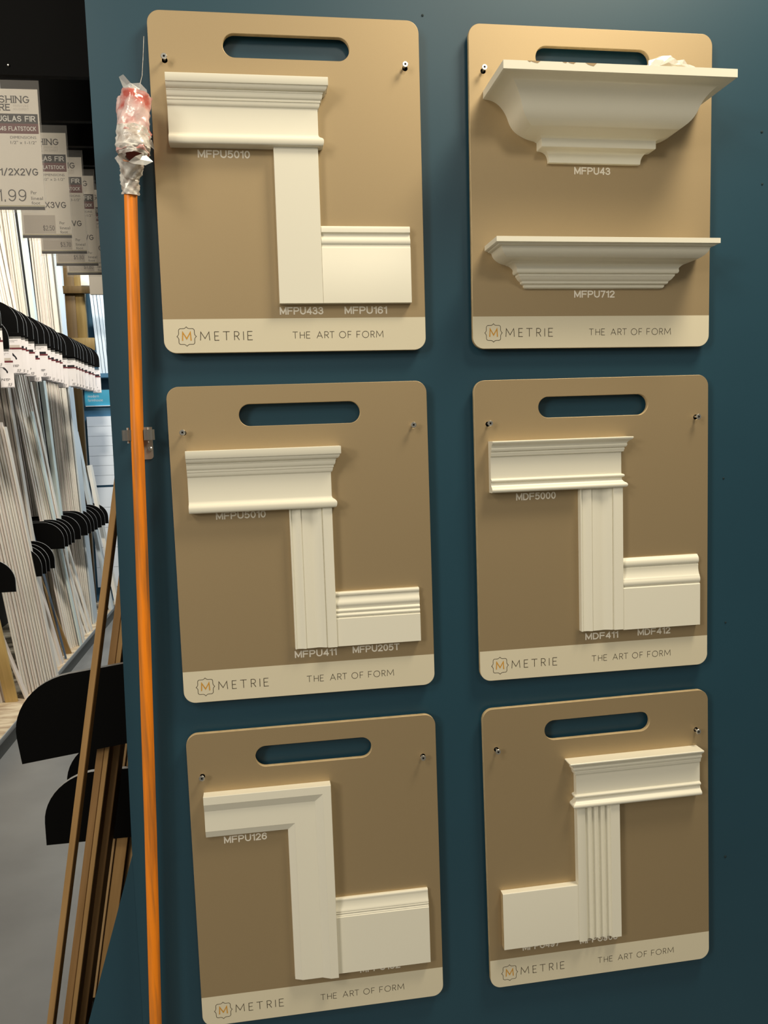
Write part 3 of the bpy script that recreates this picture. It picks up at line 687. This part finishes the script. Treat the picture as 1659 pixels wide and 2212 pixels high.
for x, y, s, t, d, M_, lab in fs:
    stand('fir_board', plank_mesh('fir_board', t, d, 1.9, M_), x, y, .09, math.atan(s), label=lab, cat='wood board', group='fir boards in the near rack')

stand('fir_board', plank_mesh('fir_board', .012, .05, 1.5, M_fir3), -.452, .10, .09, math.atan(.02), label='upright tan fir edge showing beside the teal panel above its flared foot', cat='wood board')
# ------------------------------------------------------------------ the long rack across the aisle
M_deck = noise_mix(mat('plywood_deck', (.5, .38, .24), 0.7, 0.3), (.30, .20, .12), (.60, .49, .33), scale=(3, 9, 9), nscale=2.2, detail=7, lo=.33, hi=.6)
M_kick = mat('grey_kick_panel', (.115, .112, .098), 0.5, 0.4); M_rail = mat('grey_metal_nosing', (.38, .38, .37), 0.4, 0.5, 0.3)
lr = empty('lumber_rack', (-1.9, 2.4, 0), label='long rack of black fins on a plywood deck across the aisle', cat='rack'); lr.location = (0, 0, 0)
box('deck', (-2.35, 1.6, .082), (-1.562, 6.45, .10), M_deck, lr)
box('kick_panel', (-1.585, 1.6, 0), (-1.565, 6.45, .082), M_kick, lr)
box('nosing', (-1.562, 1.6, .076), (-1.556, 6.45, .104), M_rail, lr, .001)
box('back_panel', (-2.37, 1.6, 0), (-2.35, 6.45, 4.4), mat('dark_rack_back', (.03, .028, .025), .7, .3), lr)
box('gap_shade_sheet', (-2.35, 6.40, .10), (-1.885, 6.425, 4.4), bpy.data.materials['dark_rack_back'], lr)  # added dark sheet, stands for shade between boards and covers the blue wall
FX = [3.42, 3.74, 3.87, 3.94, 4.08, 4.35, 4.49, 4.61, 4.73, 4.82, 5.25, 5.36, 5.46, 5.57, 5.72, 5.88, 5.99, 6.24]
for y in FX: divider(lr, -1.56, 2.25, -2.35, 1, y, .008, name='upper_divider')
for y, z in ((3.54, 2.132), (4.19, 2.235), (4.96, 2.235)): divider(lr, -1.56, z, -2.35, 1, y, .008, name='upper_divider')
for y in (4.50, 4.61, 4.71, 4.82, 5.03, 5.28, 5.41, 5.54, 5.68, 5.85, 6.02, 6.18): divider(lr, -1.56, .862, -2.35, 1, y, .008, name='middle_divider')
for y in (3.88, 3.98, 4.07, 4.20): divider(lr, -1.56, .772, -2.35, 1, y, .008, name='lower_divider')
divider(lr, -1.56, .780, -2.35, 1, 3.32, .008, name='lower_divider')

# small hanging tags of the far rack
M_tag = mat('small_tag_paper', (.88, .82, .80), 0.5, 0.3)
def small_tag(y, top, w_, h_, label, codes=None, shape=False, cut=None, dx=0.0):
    t = empty('shelf_tag', (-1.556 + dx, y - .004, top), label=label, cat='shelf tag', group='small price tags under the far fins')
    def rect(name, x0, x1, t0, t1, d, m_, par): return from_data(name, [P(-w_ + x0, -t1, d), P(-w_ + x1, -t1, d), P(-w_ + x1, -t0, d), P(-w_ + x0, -t0, d)], [(0, 1, 2, 3)], m_, par)
    bm = bmesh.new(); box_bm(bm, P(-w_, -h_, 0), P(0, -10, .6)); pp = bm_obj('paper', bm, M_tag, t)
    bm = bmesh.new(); box_bm(bm, P(-w_, -12, 0), P(0, 4, .5)); bm_obj('sleeve_top', bm, M_sleeve, t)
    text_flat('heading', 'FINISHING\nSTORE', M_ink, pp, -w_ + 4, -w_ + w_ * .72, -30, -17, .7)
    rect('black_band', 5, w_ * .86, 46, 61, .7, M_bar if not shape else M_sticker, pp); rect('maroon_band', 2, w_, 61, 72, .7, M_maroon, pp)
    text_flat('detail_line', 'DIMENSIONS', M_sticker, pp, -w_ + 22, -w_ + w_ * .8, -82, -78, .7)
    if shape:                                                     # little profile drawing
        pts = [(14, 92), (22, 92), (40, 116), (44, 124), (42, 132), (36, 130), (32, 118), (16, 104)]
        from_data('profile_drawing', [P(-w_ + a, -b, .7) for a, b in pts], [tuple(range(len(pts)))], M_bar, pp)
    if codes: bold_word('item_code', codes, M_ink, pp, -w_ + 4, -w_ + 52, -h_ + 38, -h_ + 53, .7, 2.2)
    else: text_flat('item_code', 'P', M_ink, pp, -w_ + w_ * .5, -w_ + w_ * .6, -h_ + 38, -h_ + 52, .7)
    bold_word('unit', '/LF', M_ink, pp, -w_ + w_ * .52, -w_ + w_ * .84, -h_ + 9, -h_ + 26, .7, 2.4)
    rect('bottom_bar', 2, w_ - 2, h_ - 4, h_ - 1, .7, M_bar, pp)
ordn = ['first', 'second', 'third', 'fourth', 'fifth', 'sixth', 'seventh', 'eighth', 'ninth', 'tenth', 'eleventh', 'twelfth', 'thirteenth', 'fourteenth', 'fifteenth', 'sixteenth', 'seventeenth', 'eighteenth', 'nineteenth', 'twentieth', 'last']
alltags = sorted([(y, 2.232, None, False) for y in FX if y not in (3.74, 4.35)] + [(3.54, 2.13, 'P415P', True), (3.74, 2.224, 'P416P', True), (4.35, 2.245, 'P518P', False), (4.19, 2.205, None, False), (4.96, 2.21, None, False)])
for i, (y, top, cd, sh) in enumerate(alltags):
    if cd == 'P415P': lab = 'low small tag ending in 15P with a dark profile drawing, under the lowest fin'
    elif cd == 'P416P': lab = 'small tag ending in 16P with a dark profile drawing'
    elif cd == 'P518P': lab = 'wide small tag marked 518P with no profile drawing'
    else: lab = 'small white tag, %s of the far tag row counting from the near end' % ordn[i]
    small_tag(y, top, 74 if cd else 70, 208 if y > 5 else 213, lab, cd, sh, dx=.012 if cd else 0.0)

# stacks of trim standing on the deck
M_w1 = noise_mix(mat('primed_white', (.80, .74, .64), .5, .3), (.79, .73, .64), (.815, .765, .675), scale=(6, 6, .4), nscale=2, lo=.3, hi=.7)
M_w2 = noise_mix(mat('primed_pinkish', (.76, .66, .58), .5, .3), (.75, .66, .58), (.78, .685, .605), scale=(6, 6, .4), nscale=2, lo=.3, hi=.7)
M_w3 = mat('primed_mint', (.66, .74, .70), .5, .3); M_w4 = mat('primed_cool_white', (.60, .66, .69), .45, .4)
M_yel = wood('yellow_pine', (.55, .37, .13), (.66, .46, .18)); M_brn = wood('brown_poplar', (.24, .14, .05), (.36, .22, .085))
rnd = random.Random(11)
def stack(name, n, f0, f1, t, wd, slope, L, mats, label, group, groove=0, z=.10, cat='trim board', jz=0.0, js=.004, slope1=None):
    mes = [plank_mesh(name, t, wd, L, mm, groove) for mm in mats]
    for i in range(n):
        k = i / max(1, n - 1); s = slope + (0 if slope1 is None else (slope1 - slope) * k)
        x = f0[0] + (f1[0] - f0[0]) * k; y = f0[1] + (f1[1] - f0[1]) * k
        o = stand(name, mes[(i * 7 + i // 3) % len(mes)], x + rnd.uniform(-1, 1) * js * .3, y + rnd.uniform(-1, 1) * js, z, -math.atan(s + rnd.uniform(-1, 1) * js * .4), rnd.uniform(-.02, .02), label=label, cat=cat, group=group)
        if jz: o.scale.z = 1 - jz * rnd.random()
stack('moulding_board', 4, (-1.755, 3.45), (-1.725, 3.52), .011, .06, .13, 2.2, [M_w2, M_w1], 'pinkish white trim board left of the yellow pine board', 'leftmost trim boards by the pine board')
stand('pine_board', plank_mesh('pine_board', .068, .018, 2.0, M_yel), -1.651, 3.50, .10, -math.atan(.135), label='broad yellow pine board standing at the far left', cat='wood board')
stand('moulding_offcut', plank_mesh('moulding_offcut', .010, .05, .42, M_w2), -1.612, 3.54, .10, -math.atan(.30), label='short white offcut leaning beside the yellow pine board', cat='trim board')
stack('moulding_board', 13, (-1.632, 3.585), (-1.512, 3.865), .0068, .055, .126, 1.70, [M_w1, M_w1, M_w2], 'white trim board in the short tight stack at lower left', 'short stack beside the yellow pine board', jz=.05)
stack('moulding_board', 12, (-1.83, 4.28), (-1.66, 4.36), .0115, .06, .085, 3.2, [M_w1, M_w2, M_w1], 'shaded trim board in the pack behind the short white stack', 'shaded pack behind the short stack')
stack('moulding_board', 12, (-1.93, 5.20), (-1.755, 5.26), .0120, .06, .080, 3.9, [M_w1, M_w2], 'shadowed trim board deep between the tall stacks', 'deep shaded boards')
stack('moulding_board', 3, (-1.600, 4.16), (-1.575, 4.27), .012, .06, .215, 1.2, [M_w2, M_w1], 'pinkish trim board splayed out between white stack and brown boards', 'splayed trim boards', slope1=.20)
stand('poplar_board', plank_mesh('poplar_board', .045, .02, 1.9, M_brn), -1.622, 4.50, .10, -math.atan(.19), label='dark brown raw board behind the blue-grey bar', cat='wood board')
stand('poplar_board', plank_mesh('poplar_board', .040, .02, 1.5, M_brn), -1.580, 4.56, .10, -math.atan(.30), label='shorter brown raw board right of the blue-grey bar', cat='wood board')
M_bluebar = mat('blue_grey_paint', (.10, .14, .20), .45, .4)
stand('divider_bar', plank_mesh('divider_bar', .012, .012, 1.6, M_bluebar), -1.580, 4.42, .10, -math.atan(.175), label='thin blue-grey metal bar leaning before the brown boards', cat='metal bar')
stack('moulding_board', 9, (-1.625, 4.66), (-1.56, 4.88), .0065, .05, .128, 3.4, [M_w2, M_w1, M_w1], 'tall white trim board in the stack right of the brown boards', 'tall stack behind the middle fins')
stack('moulding_board', 3, (-1.600, 5.10), (-1.575, 5.25), .012, .06, .26, 1.1, [M_w1], 'white trim board splayed at the foot of the middle stack', 'splayed boards at the middle stack foot', slope1=.20)
stand('mint_strip', plank_mesh('mint_strip', .012, .05, 1.74, M_w3), -1.556, 4.77, .10, -math.atan(.131), label='short pale mint strip ending below the tags', cat='trim board')
stack('moulding_board', 6, (-1.755, 4.98), (-1.688, 5.03), .012, .06, .060, 3.6, [M_w1, M_w2], 'shaded white trim board between the tall stack and the mint board', 'shaded boards beside the mint board')
stand('mint_strip', plank_mesh('mint_strip', .030, .07, 3.6, M_w3), -1.640, 5.02, .10, -math.atan(.055), label='tall pale mint board left of the wide grey pack', cat='trim board')
stack('moulding_board', 11, (-1.752, 5.46), (-1.622, 5.50), .0108, .14, .038, 4.0, [M_w1, M_w1, M_w2], 'trim board in the wide pack with fin shadows on it', 'wide pack of trim boards')
stand('moulding_board', plank_mesh('moulding_board', .012, .16, 4.0, M_w4), -1.605, 5.51, .10, -math.atan(.036), label='cool white face board at the right of the wide pack', cat='trim board')
stand('moulding_board', plank_mesh('moulding_board', .030, .10, 1.6, M_w4), -1.555, 6.06, .10, -math.atan(.13), label='white board leaning between the far fins, right of the wide pack', cat='trim board')
stand('moulding_board', plank_mesh('moulding_board', .030, .10, 1.3, M_w1), -1.510, 6.14, .10, -math.atan(.13), label='white board at the far right end below the fins', cat='trim board')
# timber end frame of the far rack and the cool white planks beyond it
M_frame = wood('timber_frame', (.085, .048, .014), (.12, .070, .022)); M_frame2 = wood('timber_frame_light', (.19, .12, .035), (.25, .165, .055))
M_far0 = mat('blue_ledge', (.055, .15, .24), .55, .3)
fr = empty('timber_frame', (0, 0, 0), label='brown timber post and cross rails at the far end of the rack', cat='timber frame')
box('post', (-1.863, 6.47, .0), (-1.774, 6.53, 3.7), M_frame, fr, .002); box('post', (-1.774, 6.48, 2.45), (-1.694, 6.54, 3.7), M_frame2, fr, .002)
box('cross_rail', (-1.92, 6.43, 2.925), (-1.58, 6.469, 2.99), M_frame, fr, .002); box('cross_rail', (-1.88, 6.43, 2.42), (-1.625, 6.469, 2.53), M_frame2, fr, .002)
box('trim_2', (-2.6, 6.88, 2.205), (-1.0, 7.058, 2.245), M_far0, kind='structure')
stack('siding_board', 4, (-1.665, 6.93), (-1.575, 6.95), .0245, .03, .055, 2.2, [M_w4], 'cool white siding board standing on the ledge above the cyan sign', 'cool white boards above the sign', z=2.245)
stand('siding_board', plank_mesh('siding_board', .07, .03, 2.2, M_w4), -1.90, 6.93, 2.245, -.02, label='cool white board on the far ledge left of the timber post', cat='trim board')
box('tag_box', (-1.668, 6.22, 2.955), (-1.50, 6.255, 3.085), M_paper, None, .001, label='cream box hanging at the far end above the timber rail', cat='box')

# ------------------------------------------------------------------ far wall with the style display
M_far = mat('blue_far_wall', (.055, .15, .24), .55, .3)
box('wall_far', (-2.6, 7.06, 0), (3.0, 7.12, 4.6), M_far, kind='structure')
sg = empty('style_sign', (-1.863, 7.055, 1.94), label='bright cyan sign reading modern farmhouse in white', cat='sign')
M_cyan = mat('cyan_sign', (.10, .60, .95), .45, .4); M_sw = mat('sign_white', (.85, .88, .9), .5, .3)
def srel(x, y, z): return (x + 1.863, y - 7.055, z - 1.94)
box('sign_panel', srel(-1.863, 7.04, 1.945), srel(-1.30, 7.055, 2.095), M_cyan, sg, .001)
box('sign_lip', srel(-1.858, 7.035, 1.937), srel(-1.30, 7.055, 1.9445), M_sw, sg)
text_flat('lettering', 'modern\nfarmhouse', M_sw, sg, 30, 170, 45, 112, 15.6 + .4)
for o in sg.children:
    if o.name.startswith('lettering'): pass
sh = empty('shiplap_display', (-1.856, 7.05, 1.16), label='white shiplap sample panel below the cyan sign', cat='wall panel')
def hrel(x, y, z): return (x + 1.856, y - 7.05, z - 1.16)
M_ship = mat('white_shiplap', (.76, .80, .84), .45, .4)
z = 1.838
k = 0
while z > 1.19:
    box('shiplap_board', hrel(-1.856, 7.03, z - .0945), hrel(-1.20, 7.058, z), M_ship, sh); z -= .0968; k += 1
sh2 = empty('lower_panel_display', (-1.856, 7.05, .1), label='lower white grooved panel under the shiplap sample', cat='wall panel')
for i in range(5):
    box('panel_board', (0, -.02, 1.04 - i * .20 - .197), (.656, .008, 1.04 - i * .20), M_ship, sh2)
